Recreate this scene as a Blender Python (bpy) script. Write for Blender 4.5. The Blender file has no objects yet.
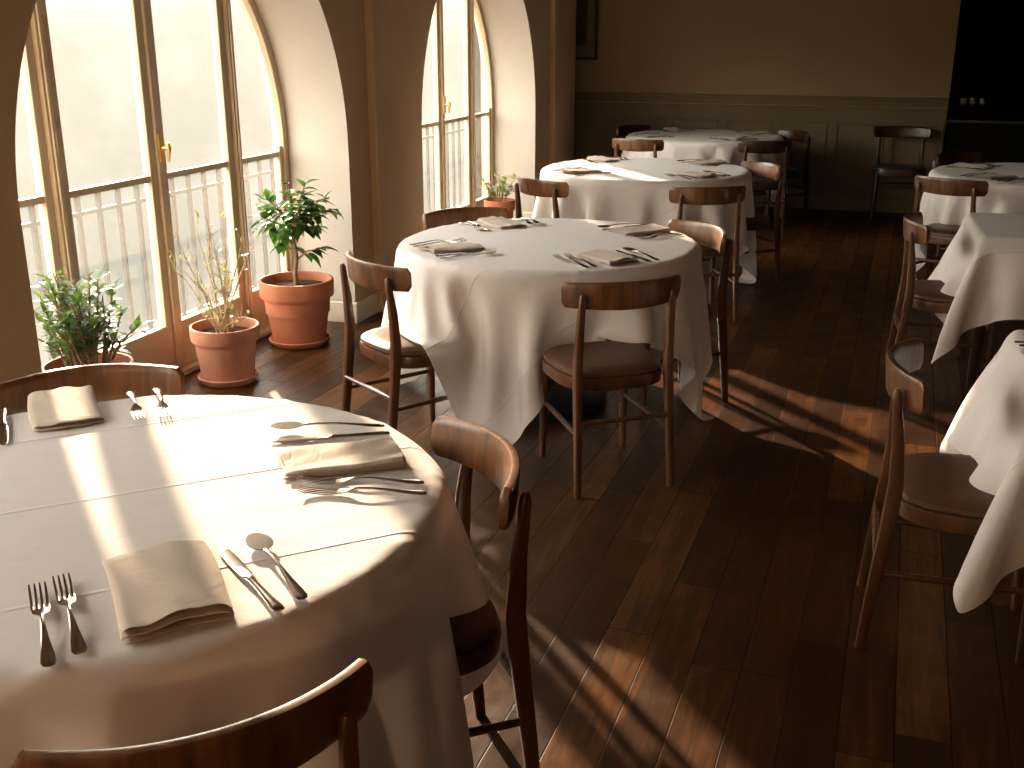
import bpy, math, random
import numpy as np
from mathutils import Vector, Matrix

random.seed(7)
PI = math.pi
R = math.radians
sc = bpy.context.scene
col = sc.collection

# ------------------------------------------------------------------ materials
def new_mat(name):
    m = bpy.data.materials.new(name)
    m.use_nodes = True
    nt = m.node_tree
    for n in list(nt.nodes):
        nt.nodes.remove(n)
    out = nt.nodes.new('ShaderNodeOutputMaterial')
    return m, nt, out

def node(nt, typ, **kw):
    n = nt.nodes.new(typ)
    for k, v in kw.items():
        if k in ('operation', 'blend_type', 'data_type', 'distribution', 'wave_type', 'bands_direction', 'feature', 'noise_dimensions', 'interpolation'):
            setattr(n, k, v)
        else:
            n.inputs[k].default_value = v
    return n

def ramp(nt, stops):
    r = nt.nodes.new('ShaderNodeValToRGB')
    el = r.color_ramp.elements
    while len(el) > 1:
        el.remove(el[-1])
    el[0].position = stops[0][0]; el[0].color = (*stops[0][1], 1)
    for p, c in stops[1:]:
        e = el.new(p); e.color = (*c, 1)
    return r

def simple(name, color, rough=.6, metal=0, noise=0., nscale=6., bump=0., bscale=40., spec=.5, coat=0):
    m, nt, out = new_mat(name)
    b = node(nt, 'ShaderNodeBsdfPrincipled', Roughness=rough, Metallic=metal)
    b.inputs['Specular IOR Level'].default_value = spec
    b.inputs['Coat Weight'].default_value = coat
    b.inputs['Base Color'].default_value = (*color, 1)
    tc = nt.nodes.new('ShaderNodeTexCoord')
    if noise:
        n = node(nt, 'ShaderNodeTexNoise', Scale=nscale, Detail=5.)
        nt.links.new(tc.outputs['Object'], n.inputs['Vector'])
        rp = ramp(nt, [(.3, tuple(c*(1-noise) for c in color)), (.7, tuple(min(1, c*(1+noise)) for c in color))])
        nt.links.new(n.outputs['Fac'], rp.inputs['Fac'])
        nt.links.new(rp.outputs['Color'], b.inputs['Base Color'])
    if bump:
        n2 = node(nt, 'ShaderNodeTexNoise', Scale=bscale, Detail=4.)
        nt.links.new(tc.outputs['Object'], n2.inputs['Vector'])
        bp = node(nt, 'ShaderNodeBump', Strength=bump, Distance=.01)
        nt.links.new(n2.outputs['Fac'], bp.inputs['Height'])
        nt.links.new(bp.outputs['Normal'], b.inputs['Normal'])
    nt.links.new(b.outputs[0], out.inputs[0])
    return m

def wood(name, dark, light, rough=.35, scale=(14, 14, 2.2)):
    m, nt, out = new_mat(name)
    b = node(nt, 'ShaderNodeBsdfPrincipled', Roughness=rough)
    b.inputs['Coat Weight'].default_value = .15
    b.inputs['Coat Roughness'].default_value = .25
    tc = nt.nodes.new('ShaderNodeTexCoord')
    mp = nt.nodes.new('ShaderNodeMapping')
    mp.inputs['Scale'].default_value = scale
    nt.links.new(tc.outputs['Object'], mp.inputs['Vector'])
    n = node(nt, 'ShaderNodeTexNoise', Scale=2.2, Detail=6., Distortion=.8)
    nt.links.new(mp.outputs[0], n.inputs['Vector'])
    rp = ramp(nt, [(.3, dark), (.72, light)])
    nt.links.new(n.outputs['Fac'], rp.inputs['Fac'])
    nt.links.new(rp.outputs['Color'], b.inputs['Base Color'])
    bp = node(nt, 'ShaderNodeBump', Strength=.08, Distance=.004)
    nt.links.new(n.outputs['Fac'], bp.inputs['Height'])
    nt.links.new(bp.outputs['Normal'], b.inputs['Normal'])
    nt.links.new(b.outputs[0], out.inputs[0])
    return m

def floor_mat():
    m, nt, out = new_mat('oak_floor_boards')
    L = nt.links.new
    b = node(nt, 'ShaderNodeBsdfPrincipled')
    tc = nt.nodes.new('ShaderNodeTexCoord')
    mp = nt.nodes.new('ShaderNodeMapping')
    mp.inputs['Rotation'].default_value = (0, 0, R(1.6))
    L(tc.outputs['Object'], mp.inputs['Vector'])
    sx = nt.nodes.new('ShaderNodeSeparateXYZ'); L(mp.outputs[0], sx.inputs[0])
    def M(op, a, bb=None, c=None):
        n = nt.nodes.new('ShaderNodeMath'); n.operation = op
        for i, v in enumerate((a, bb, c)):
            if v is None: continue
            if isinstance(v, (int, float)): n.inputs[i].default_value = v
            else: L(v, n.inputs[i])
        return n.outputs[0]
    W = .131
    u = M('DIVIDE', M('ADD', sx.outputs['X'], PLANK_OFF), W)
    iu = M('FLOOR', u); fu = M('FRACT', u)
    wn = nt.nodes.new('ShaderNodeTexWhiteNoise'); wn.noise_dimensions = '1D'; L(iu, wn.inputs['W'])
    v = M('DIVIDE', M('ADD', sx.outputs['Y'], M('MULTIPLY', wn.outputs['Value'], 7.3)), 1.05)
    iv = M('FLOOR', v); fv = M('FRACT', v)
    cid = M('ADD', M('MULTIPLY', iu, 17.13), M('MULTIPLY', iv, 3.71))
    wn2 = nt.nodes.new('ShaderNodeTexWhiteNoise'); wn2.noise_dimensions = '1D'; L(cid, wn2.inputs['W'])
    # gaps between boards
    gx = M('MINIMUM', fu, M('SUBTRACT', 1, fu))
    gy = M('MINIMUM', fv, M('SUBTRACT', 1, fv))
    gap = M('MINIMUM', M('DIVIDE', gx, .018), M('DIVIDE', gy, .0024))
    gap = M('MINIMUM', gap, 1.)
    # grain
    cmb = nt.nodes.new('ShaderNodeCombineXYZ')
    L(M('MULTIPLY', sx.outputs['X'], 26.), cmb.inputs['X']); L(M('ADD', M('MULTIPLY', sx.outputs['Y'], 2.2), M('MULTIPLY', wn2.outputs['Value'], 31.)), cmb.inputs['Y'])
    L(M('MULTIPLY', wn2.outputs['Value'], 9.), cmb.inputs['Z'])
    g = node(nt, 'ShaderNodeTexNoise', Scale=1., Detail=8., Roughness=.62, Distortion=1.4); L(cmb.outputs[0], g.inputs['Vector'])
    big = node(nt, 'ShaderNodeTexNoise', Scale=3.2, Detail=6., Roughness=.7); L(tc.outputs['Object'], big.inputs['Vector'])
    rp = ramp(nt, [(.0, (.008, .0028, .001)), (.45, (.042, .0152, .0038)), (1., (.22, .085, .020))])
    f = M('ADD', M('MULTIPLY', g.outputs['Fac'], .85), M('ADD', M('MULTIPLY', wn2.outputs['Value'], .34), M('MULTIPLY', big.outputs['Fac'], .40)))
    f = M('SUBTRACT', f, .38)
    L(f, rp.inputs['Fac'])
    mx = nt.nodes.new('ShaderNodeMix'); mx.data_type = 'RGBA'
    mx.inputs[6].default_value = (.012, .005, .002, 1)
    L(gap, mx.inputs[0]); L(rp.outputs['Color'], mx.inputs[7])
    L(mx.outputs[2], b.inputs['Base Color'])
    sm = node(nt, 'ShaderNodeTexNoise', Scale=7., Detail=8., Roughness=.7); L(tc.outputs['Object'], sm.inputs['Vector'])
    rr = nt.nodes.new('ShaderNodeMapRange'); rr.inputs[1].default_value = .3; rr.inputs[2].default_value = .75
    rr.inputs[3].default_value = .3; rr.inputs[4].default_value = .5
    L(sm.outputs['Fac'], rr.inputs[0]); L(M('ADD', rr.outputs[0], M('MULTIPLY', M('SUBTRACT', 1., gap), .5)), b.inputs['Roughness'])
    L(M('MULTIPLY', gap, .22), b.inputs['Specular IOR Level'])
    hh = M('ADD', M('MULTIPLY', gap, .45), M('ADD', M('MULTIPLY', g.outputs['Fac'], .25), M('ADD', M('MULTIPLY', wn2.outputs['Value'], .25), M('MULTIPLY', sm.outputs['Fac'], .35))))
    bp = node(nt, 'ShaderNodeBump', Strength=.45, Distance=.004); L(hh, bp.inputs['Height']); L(bp.outputs['Normal'], b.inputs['Normal'])
    L(b.outputs[0], out.inputs[0])
    return m
PLANK_OFF = .09 + 10

def cloth_mat(name, color, creases=True, trans=.18, wr=.25):
    m, nt, out = new_mat(name)
    L = nt.links.new
    d = node(nt, 'ShaderNodeBsdfPrincipled', Roughness=.85)
    d.inputs['Base Color'].default_value = (*color, 1)
    d.inputs['Specular IOR Level'].default_value = .15
    d.inputs['Sheen Weight'].default_value = .1
    t = nt.nodes.new('ShaderNodeBsdfTranslucent'); t.inputs['Color'].default_value = (*[c*.95 for c in color], 1)
    mix = nt.nodes.new('ShaderNodeMixShader'); mix.inputs[0].default_value = trans
    L(d.outputs[0], mix.inputs[1]); L(t.outputs[0], mix.inputs[2]); L(mix.outputs[0], out.inputs[0])
    uv = nt.nodes.new('ShaderNodeTexCoord')
    mp = nt.nodes.new('ShaderNodeMapping'); mp.inputs['Scale'].default_value = (1, 2.2, 1)
    L(uv.outputs['UV'], mp.inputs['Vector'])
    n = node(nt, 'ShaderNodeTexNoise', Scale=6., Detail=4., Roughness=.55, Distortion=.6)
    L(mp.outputs[0], n.inputs['Vector'])
    def M(op, a, bb=None):
        q = nt.nodes.new('ShaderNodeMath'); q.operation = op
        for i, v in enumerate((a, bb)):
            if v is None: continue
            if isinstance(v, (int, float)): q.inputs[i].default_value = v
            else: L(v, q.inputs[i])
        return q.outputs[0]
    h = M('MULTIPLY', n.outputs['Fac'], 1.0)
    if creases:
        s = nt.nodes.new('ShaderNodeSeparateXYZ'); L(uv.outputs['UV'], s.inputs[0])
        wob = node(nt, 'ShaderNodeTexNoise', Scale=2.5, Detail=2.); L(uv.outputs['UV'], wob.inputs['Vector'])
        for ax, w in (('Y', 1.6), ('X', .04)):
            q = M('ADD', s.outputs[ax], M('MULTIPLY', wob.outputs['Fac'], .012))
            q = M('ADD', M('DIVIDE', q, .40), 10.485)
            fr = M('ABSOLUTE', M('SUBTRACT', M('FRACT', q), .485))
            ridge = M('SUBTRACT', 1., M('MINIMUM', M('DIVIDE', fr, .017), 1.))
            ridge = M('MULTIPLY', ridge, w * .9)
            h = M('ADD', h, ridge)
    bp = node(nt, 'ShaderNodeBump', Strength=wr, Distance=.012)
    L(h, bp.inputs['Height']); L(bp.outputs['Normal'], d.inputs['Normal'])
    return m

def glass_mat():
    m, nt, out = new_mat('window_glass')
    L = nt.links.new
    tr = nt.nodes.new('ShaderNodeBsdfTransparent'); tr.inputs[0].default_value = (.97, .97, .96, 1)
    tl = nt.nodes.new('ShaderNodeBsdfTranslucent'); tl.inputs[0].default_value = (.95, .9, .8, 1)
    gl = nt.nodes.new('ShaderNodeBsdfGlossy'); gl.inputs['Roughness'].default_value = .02
    n = node(nt, 'ShaderNodeTexNoise', Scale=2.5, Detail=4.)
    tc = nt.nodes.new('ShaderNodeTexCoord'); L(tc.outputs['Object'], n.inputs['Vector'])
    mr = nt.nodes.new('ShaderNodeMapRange'); mr.inputs[3].default_value = GLASS_VEIL*.7; mr.inputs[4].default_value = GLASS_VEIL*1.3
    L(n.outputs['Fac'], mr.inputs[0])
    m1 = nt.nodes.new('ShaderNodeMixShader'); L(mr.outputs[0], m1.inputs[0]); L(tr.outputs[0], m1.inputs[1]); L(tl.outputs[0], m1.inputs[2])
    fr = nt.nodes.new('ShaderNodeFresnel'); fr.inputs[0].default_value = 1.3
    m2 = nt.nodes.new('ShaderNodeMixShader'); L(fr.outputs[0], m2.inputs[0]); L(m1.outputs[0], m2.inputs[1]); L(gl.outputs[0], m2.inputs[2])
    L(m2.outputs[0], out.inputs[0])
    return m
GLASS_VEIL = .045  # milky share of the panes, standing in for outdoor haze and glare

MT = {}
MT['floor'] = floor_mat()
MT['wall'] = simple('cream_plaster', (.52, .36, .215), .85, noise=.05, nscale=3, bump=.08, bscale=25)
MT['wall_back'] = simple('cream_plaster_back_dimmed', (.30, .205, .115), .8, noise=.05, nscale=1.5, bump=.05)  # same cream plaster, darkened to carry the dimness of the far end
MT['wall_shade'] = simple('dark_unseen_wall', (.045, .035, .022), .6, noise=.05)  # unseen walls made dark to cut bounce light in the room
MT['reveal'] = simple('white_plaster_reveal', (.50, .455, .395), .9, noise=.03, nscale=4, bump=.08, bscale=25)
MT['ceiling'] = simple('ceiling_paint', (.22, .16, .10), .9, noise=.03)
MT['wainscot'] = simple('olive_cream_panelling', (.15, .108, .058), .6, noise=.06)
MT['skirting'] = simple('cream_skirting_paint', (.75, .66, .52), .5)
MT['frame'] = simple('cream_window_paint', (.55, .43, .29), .5, noise=.05, nscale=8)
MT['glass'] = glass_mat()
MT['brass'] = simple('brass', (.80, .50, .16), .28, metal=1)
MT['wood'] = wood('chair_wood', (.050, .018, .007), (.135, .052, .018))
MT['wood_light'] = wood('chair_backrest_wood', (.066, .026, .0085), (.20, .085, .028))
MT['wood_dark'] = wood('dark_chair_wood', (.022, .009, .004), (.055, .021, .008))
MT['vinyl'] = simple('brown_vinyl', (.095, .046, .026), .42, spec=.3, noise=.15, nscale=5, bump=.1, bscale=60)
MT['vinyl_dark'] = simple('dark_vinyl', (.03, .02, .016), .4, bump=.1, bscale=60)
MT['cloth'] = cloth_mat('white_tablecloth', (.84, .795, .77))
MT['linen'] = cloth_mat('beige_linen_napkin', (.58, .485, .405), creases=False, trans=.1, wr=.35)
MT['silver'] = simple('polished_silver', (.60, .57, .53), .14, metal=1, noise=.06, nscale=30)
MT['iron'] = simple('dark_cast_iron', (.012, .02, .022), .45)
MT['terracotta'] = simple('terracotta', (.36, .115, .050), .75, noise=.14, nscale=7, bump=.12, bscale=30)
MT['terracotta_pale'] = simple('pale_terracotta', (.40, .165, .095), .8, noise=.18, nscale=6, bump=.14, bscale=30)
MT['soil'] = simple('potting_soil', (.035, .022, .014), .95, noise=.4, nscale=40, bump=.9, bscale=60, spec=.05)
MT['bark'] = simple('grey_brown_bark', (.20, .13, .075), .8, noise=.25, nscale=30, bump=.3)
MT['twig'] = simple('pale_dry_twig', (.46, .36, .22), .75, noise=.2, nscale=20)
def leaf_mat(name, a, b_, trans=.35):
    m, nt, out = new_mat(name)
    L = nt.links.new
    p = node(nt, 'ShaderNodeBsdfPrincipled', Roughness=.38)
    oi = nt.nodes.new('ShaderNodeTexCoord')
    n = node(nt, 'ShaderNodeTexNoise', Scale=14., Detail=2.); L(oi.outputs['Object'], n.inputs['Vector'])
    rp = ramp(nt, [(.35, a), (.68, b_)]); L(n.outputs['Fac'], rp.inputs['Fac']); L(rp.outputs[0], p.inputs['Base Color'])
    t = nt.nodes.new('ShaderNodeBsdfTranslucent')
    mc = nt.nodes.new('ShaderNodeMix'); mc.data_type = 'RGBA'; mc.blend_type = 'MULTIPLY'; mc.inputs[0].default_value = 1
    L(rp.outputs[0], mc.inputs[6]); mc.inputs[7].default_value = (2.4, 2.6, 1.0, 1); L(mc.outputs[2], t.inputs[0])
    x = nt.nodes.new('ShaderNodeMixShader'); x.inputs[0].default_value = trans
    L(p.outputs[0], x.inputs[1]); L(t.outputs[0], x.inputs[2]); L(x.outputs[0], out.inputs[0])
    return m
MT['leaf'] = leaf_mat('deep_green_leaf', (.022, .06, .014), (.07, .15, .03))
MT['leaf_grey'] = leaf_mat('sage_green_leaf', (.035, .07, .025), (.11, .17, .06), .3)
MT['leaf_pale'] = leaf_mat('pale_yellow_green_leaf', (.13, .16, .06), (.27, .27, .15), .3)
MT['balcony'] = simple('pale_concrete', (.55, .53, .50), .9, noise=.1)
MT['rail_metal'] = simple('grey_painted_metal', (.035, .034, .032), .6)
MT['black'] = simple('black_lacquer', (.004, .004, .004), .7, spec=.1)
MT['bar_top'] = simple('dark_bar_top', (.05, .045, .035), .25)
MT['frame_dark'] = simple('dark_picture_frame', (.02, .014, .009), .4)
MT['mat_board'] = simple('picture_mat', (.16, .14, .10), .8)
MT['picture'] = simple('dark_landscape_print', (.035, .035, .022), .6, noise=.6, nscale=5)
def wineglass():
    m, nt, out = new_mat('clear_glass')
    b = node(nt, 'ShaderNodeBsdfPrincipled', Roughness=.02)
    b.inputs['Transmission Weight'].default_value = 1; b.inputs['IOR'].default_value = 1.45
    b.inputs['Base Color'].default_value = (1, .95, .8, 1)
    nt.links.new(b.outputs[0], out.inputs[0]); return m
MT['drink_glass'] = wineglass()

# ------------------------------------------------------------------ mesh tools
class MB:
    def __init__(s):
        s.v = []; s.f = []
    def add(s, vs, fs):
        o = len(s.v); s.v += [tuple(p) for p in vs]; s.f += [tuple(i+o for i in f) for f in fs]
    def box(s, x0, x1, y0, y1, z0, z1):
        s.add([(x0,y0,z0),(x1,y0,z0),(x1,y1,z0),(x0,y1,z0),(x0,y0,z1),(x1,y0,z1),(x1,y1,z1),(x0,y1,z1)],
              [(0,3,2,1),(4,5,6,7),(0,1,5,4),(1,2,6,5),(2,3,7,6),(3,0,4,7)])
    def rings(s, rings, closed=True, caps=True):
        """list of rings (lists of points) of equal length joined into a skin"""
        n = len(rings[0]); vs = [p for r in rings for p in r]; fs = []
        for k in range(len(rings)-1):
            for i in range(n if closed else n-1):
                j = (i+1) % n
                fs.append((k*n+i, k*n+j, (k+1)*n+j, (k+1)*n+i))
        if caps and closed:
            fs.append(tuple(range(n-1, -1, -1))); fs.append(tuple((len(rings)-1)*n+i for i in range(n)))
        s.add(vs, fs)
    def tube(s, pts, rad, n=10):
        pts = [Vector(p) for p in pts]
        if isinstance(rad, (int, float)): rad = [rad]*len(pts)
        rs = []; prev = None
        for i, p in enumerate(pts):
            t = (pts[min(i+1, len(pts)-1)] - pts[max(i-1, 0)]).normalized()
            a = prev if prev is not None else (Vector((0,0,1)) if abs(t.z) < .9 else Vector((1,0,0)))
            u = (a - t*a.dot(t)).normalized(); w = t.cross(u); prev = u
            rs.append([p + (u*math.cos(2*PI*k/n) + w*math.sin(2*PI*k/n))*rad[i] for k in range(n)])
        s.rings(rs)
    def bar(s, pts, sizes, xdir=(1,0,0), rnd=.35, n=12):
        """rounded-rectangle bar: sizes = (half width along xdir, half depth)"""
        pts = [Vector(p) for p in pts]; rs = []
        for i, p in enumerate(pts):
            t = (pts[min(i+1, len(pts)-1)] - pts[max(i-1, 0)]).normalized()
            u = Vector(xdir); u = (u - t*u.dot(t)).normalized(); w = t.cross(u)
            a, b = sizes[i]
            ring = []
            for k in range(n):
                th = 2*PI*(k+.5)/n
                c, sn = math.cos(th), math.sin(th)
                e = rnd
                ring.append(p + u*(a*math.copysign(abs(c)**e, c)) + w*(b*math.copysign(abs(sn)**e, sn)))
            rs.append(ring)
        s.rings(rs)
    def lathe(s, prof, n=32, c=(0,0,0), close=False):
        rs = [[(c[0]+r*math.cos(2*PI*k/n), c[1]+r*math.sin(2*PI*k/n), c[2]+z) for k in range(n)] for r, z in prof]
        s.rings(rs, caps=close)
    def build(s, name, mat, parent=None, smooth=True, angle=40):
        me = bpy.data.meshes.new(name)
        me.from_pydata(s.v, [], s.f); me.validate(); me.update()
        import bmesh
        bm = bmesh.new(); bm.from_mesh(me)
        bmesh.ops.recalc_face_normals(bm, faces=bm.faces)
        if smooth:
            ca = R(angle)
            for f in bm.faces: f.smooth = True
            for e in bm.edges:
                if len(e.link_faces) == 2 and e.calc_face_angle(0) > ca: e.smooth = False
        bm.to_mesh(me); bm.free()
        me.materials.append(MT[mat])
        o = bpy.data.objects.new(name, me); col.objects.link(o)
        if parent: o.parent = parent
        return o

def tag(o, label=None, cat=None, group=None, kind=None):
    if label: o['label'] = label
    if cat: o['category'] = cat
    if group: o['group'] = group
    if kind: o['kind'] = kind
    return o
def empty(name, loc=(0,0,0), rz=0):
    o = bpy.data.objects.new(name, None); col.objects.link(o)
    o.location = loc; o.rotation_euler = (0, 0, rz); o.empty_display_size = .1
    return o
def copy_tree(o, parent=None):
    c = o.copy(); col.objects.link(c); c.parent = parent
    for ch in list(o.children): copy_tree(ch, c)
    return c
def bevel(o, w=.004, seg=2):
    m = o.modifiers.new('bevel', 'BEVEL'); m.width = w; m.segments = seg; m.limit_method = 'ANGLE'; m.angle_limit = R(40)
    return o

# ------------------------------------------------------------------ room shell
XW, XO, XG = -2.81, -3.285, -3.23          # wall face, outer face, glass plane
YF, YB, XR, HC = -2.6, 11.15, 4.2, 3.2
AR, ZS = 1.285, 1.03
WINS = [.68, 4.335, 7.99]  # first arch is unseen, added to bring daylight to the near end
def arch_z(y, cy, r=AR): return ZS + math.sqrt(max(0, r*r-(y-cy)**2))

def struct(name, mb, mat, parent=None, smooth=False, **k):
    o = mb.build(name, mat, parent, smooth=smooth, **k)
    if parent is None: o['kind'] = 'structure'
    return o

m = MB(); m.box(-3.42, XR+.1, YF-.1, 12.6, -.12, 0); struct('floor', m, 'floor')
m = MB(); m.box(-4.0, XR+.1, YF-.1, 12.6, HC, HC+.15); struct('ceiling', m, 'ceiling')

# left wall, pierced by three arches, the first one added out of view
m = MB(); rv = MB()
def wall_strip(mb, X, y0, y1, z0, z1, flip=False):
    mb.add([(X,y0,z0),(X,y1,z0),(X,y1,z1),(X,y0,z1)], [(0,1,2,3)])
YE = 10.62                                # end of the window wall
edges = [YF-.1]
for c in WINS: edges += [c-AR, c+AR]
edges.append(YE)
for X in (XW, XO):
    for a, b in zip(edges[0::2], edges[1::2]):
        wall_strip(m, X, a, b, 0, HC)
    for c in WINS:
        N = 48
        ys = [c - AR*math.cos(PI*i/N) for i in range(N+1)]
        for y0, y1 in zip(ys, ys[1:]):
            m.add([(X,y0,arch_z(y0,c)),(X,y1,arch_z(y1,c)),(X,y1,HC),(X,y0,HC)], [(0,1,2,3)])
m.add([(XW,YE,0),(XO,YE,0),(XO,YE,HC),(XW,YE,HC)], [(0,1,2,3)])
m.add([(XW,YF-.1,0),(XO,YF-.1,0),(XO,YF-.1,HC),(XW,YF-.1,HC)], [(0,1,2,3)])
wl = struct('wall_left', m, 'wall')
for c in WINS:                            # soffits and jambs of the arches
    N = 48
    pts = [(c-AR, 0)] + [(c-AR*math.cos(PI*i/N), ZS+AR*math.sin(PI*i/N)) for i in range(N+1)] + [(c+AR, 0)]
    rs = [[(XW, y, z) for y, z in pts], [(XO, y, z) for y, z in pts]]
    rv.rings(rs, closed=False, caps=False)
o = rv.build('arch_lining', 'reveal', wl, smooth=True, angle=50)
# recess beyond the last pier
m = MB(); m.box(-3.75, -3.65, YE-.4, 11.3, 0, HC); m.box(-3.75, XO, YE-.4, YE-.3, 0, HC); struct('wall_recess', m, 'wall')
# pilasters on the piers
for i, (a, b) in enumerate([(2.255, 2.67), (5.90, 6.32), (9.72, 10.20)]):
    m = MB(); m.box(XW-.01, XW+.05, a, b, .0, HC); o = struct('trim_%d' % (i+1), m, 'wall'); bevel(o, .012, 3)

# back wall with chair rail, right part opens into the dark bar
XB = .67
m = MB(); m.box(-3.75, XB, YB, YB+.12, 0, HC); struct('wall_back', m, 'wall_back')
m = MB()
m.box(-3.65, XB-.005, YB-.012, YB+.01, .0, .98)
m.box(-3.65, XB-.005, YB-.03, YB, .955, .985)
m.box(-3.65, XB-.005, YB-.045, YB, 1.055, 1.085)
m.box(-3.65, XB-.005, YB-.022, YB, 1.0, 1.055)
for k in range(8):
    a = -3.5 + k*.53
    if a+.45 > XB: break
    m.box(a, a+.45, YB-.022, YB, .82, .84); m.box(a, a+.45, YB-.022, YB, .2, .22)
    m.box(a, a+.02, YB-.022, YB, .2, .84); m.box(a+.43, a+.45, YB-.022, YB, .2, .84)
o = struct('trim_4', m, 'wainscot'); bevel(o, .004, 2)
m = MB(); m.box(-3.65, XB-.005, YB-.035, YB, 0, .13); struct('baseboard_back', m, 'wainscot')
# dark bar alcove
m = MB(); m.box(XB-.02, XR+.1, 12.4, 12.5, 0, HC); m.box(XB-.1, XB, YB+.12, 12.5, 0, HC); struct('wall_alcove', m, 'black')
# right and front walls
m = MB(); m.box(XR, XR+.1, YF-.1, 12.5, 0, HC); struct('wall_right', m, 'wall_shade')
m = MB()
FW = []
xs = [XO-.3] + [v for w in FW for v in w] + [XR]
for a, b in zip(xs[0::2], xs[1::2]): m.box(a, b, YF-.2, YF, 0, HC)
for a, b in FW: m.box(a, b, YF-.2, YF, 0, .9); m.box(a, b, YF-.2, YF, 2.6, HC)
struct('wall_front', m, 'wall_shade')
for i, (a, b) in enumerate(FW):
    w = empty('window_%d' % (i+4), ((a+b)/2, YF-.1, .9)); w['kind'] = 'structure'
    f = MB(); h = (b-a)/2
    for x0, x1 in ((-h, -h+.07), (-.03, .03), (h-.07, h)): f.box(x0, x1, -.03, .03, 0, 1.7)
    for z0 in (0, .82, 1.63): f.box(-h, h, -.03, .03, z0, z0+.07)
    f.build('window_frame', 'frame', w, smooth=False)
    g = MB(); g.box(-h, h, -.003, .003, .0, 1.7); g.build('pane', 'glass', w, smooth=False)
# baseboards along the window wall and round the reveals
m = MB()
for a, b in zip(edges[0::2], edges[1::2]):
    m.box(XW-.005, XW+.016, max(a, YF), b+.0, 0, .125)
for c in WINS:
    m.box(XG+.04, XW+.016, c+AR-.016, c+AR+.004, 0, .125); m.box(XG+.04, XW+.016, c-AR-.004, c-AR+.016, 0, .125)
o = struct('baseboard_left', m, 'skirting'); bevel(o, .005, 2)

# ------------------------------------------------------------------ windows
def window(idx, cy):
    w = empty('window_%d' % idx, (XG, cy, 0)); w['kind'] = 'structure'
    ro = AR + .02; ri = AR - .045
    D = .035
    def az(y, r): return ZS + math.sqrt(max(0, r*r - y*y)) if abs(y) < r else ZS
    # outer arched frame
    N = 56; f = MB()
    def path(r): return [(-r, 0)] + [(-r*math.cos(PI*i/N), ZS + r*math.sin(PI*i/N)) for i in range(N+1)] + [(r, 0)]
    po, pi = path(ro), path(ri)
    rings = []
    for (yo, zo), (yi, zi) in zip(po, pi):
        rings.append([(-D, yo, zo), (D, yo, zo), (D, yi, zi), (-D, yi, zi)])
    f.rings(rings)
    f.box(-D-.01, D+.03, -ro, ro, 0, .03)
    bevel(f.build('window_frame', 'frame', w, smooth=True, angle=35), .004, 2)
    C0 = .075                               # meeting line of the double door
    bars = [(-.655, -.610, .042, 'door_post'), (.735, .775, .042, 'door_post')]
    for a, b, d, nm in bars:
        q = MB(); q.box(-d, d, a, b, .0, az((a+b)/2, ri)+.01)
        q.box(d, d+.010, a+.012, b-.012, .05, az((a+b)/2, ri)-.01)
        bevel(q.build(nm, 'frame', w, smooth=False), .004, 2)
    def leaf(y0, y1, nm, sl=.05, sr=.05):
        q = MB(); d = .022
        def top(y): return az(y, ri)
        for a, b in ((y0, y0+sl), (y1-sr, y1)):
            q.box(-d, d, a, b, .03, max(min(top(a), top(b)), .5))
        q.box(-d, d, y0+sl, y1-sr, .03, .265)
        q.box(-d*.8, d*.8, y0+sl, y1-sr, .970, 1.0)
        e = empty(nm); e.parent = w
        bevel(q.build('stile', 'frame', e, smooth=False), .004, 2)
        g = MB(); n = 14
        ys = [y0+sl*.8 + (y1-y0-.8*(sl+sr))*i/n for i in range(n+1)]
        for a, b in zip(ys, ys[1:]):
            g.add([(0,a,.26),(0,b,.26),(0,b,top(b)),(0,a,top(a))], [(0,1,2,3)])
        g.build('pane', 'glass', e, smooth=False)
        return e
    leaf(-ri, -.655, 'sidelight', .03, .045); leaf(.775, ri, 'sidelight', .04, .03)
    leaf(-.610, C0-.003, 'door_leaf', .058, .062); r_ = leaf(C0+.003, .735, 'door_leaf', .062, .055)
    q = MB(); q.box(.021, .040, C0-.020, C0+.022, .03, az(C0, ri)-.02)
    bevel(q.build('astragal', 'frame', r_, smooth=False), .006, 2)
    # brass espagnolette handle
    q = MB(); q.box(.042, .050, C0-.016, C0+.016, 1.06, 1.19)
    q.tube([(.05, C0, 1.125), (.085, C0, 1.125)], .009, 10)
    q.tube([(.085, C0, 1.15), (.088, C0+.002, 1.125), (.085, C0, 1.10), (.083, C0-.002, 1.06)], [.007, .011, .009, .006], 10)
    q.build('door_handle', 'brass', w)
    q = MB()                                # hinge knuckles and rod on the left post
    for z in (.55, 1.16):
        q.tube([(.046, -.625, z), (.046, -.625, z+.09)], .009, 8)
    q.build('hinge', 'frame', w)
    return w
for i, c in enumerate(WINS): window(i+1, c)

# balcony
m = MB(); m.box(-3.95, XO, -2., 11., -.16, -.04); struct('balcony_slab', m, 'balcony')
rl = empty('balcony_railing', (-3.78, 4.5, -.04)); tag(rl, 'pale grey metal balcony railing with thin upright balusters outside the windows', 'railing')
q = MB(); q.box(-.02, .02, -6.4, 6.4, .90, .93); q.box(-.012, .012, -6.4, 6.4, .80, .82); q.box(-.012, .012, -6.4, 6.4, .08, .10)
q.build('handrail', 'rail_metal', rl, smooth=False)
q = MB(); q.box(-.010, .010, -.012, .012, .0, .91); b0 = q.build('baluster', 'rail_metal', rl, smooth=False)
b0.location.y = -1.6
for k in range(1, 51):
    if k > 0:
        c = b0.copy(); col.objects.link(c); c.parent = rl; c.location.y = -1.6 + .16*k

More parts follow.
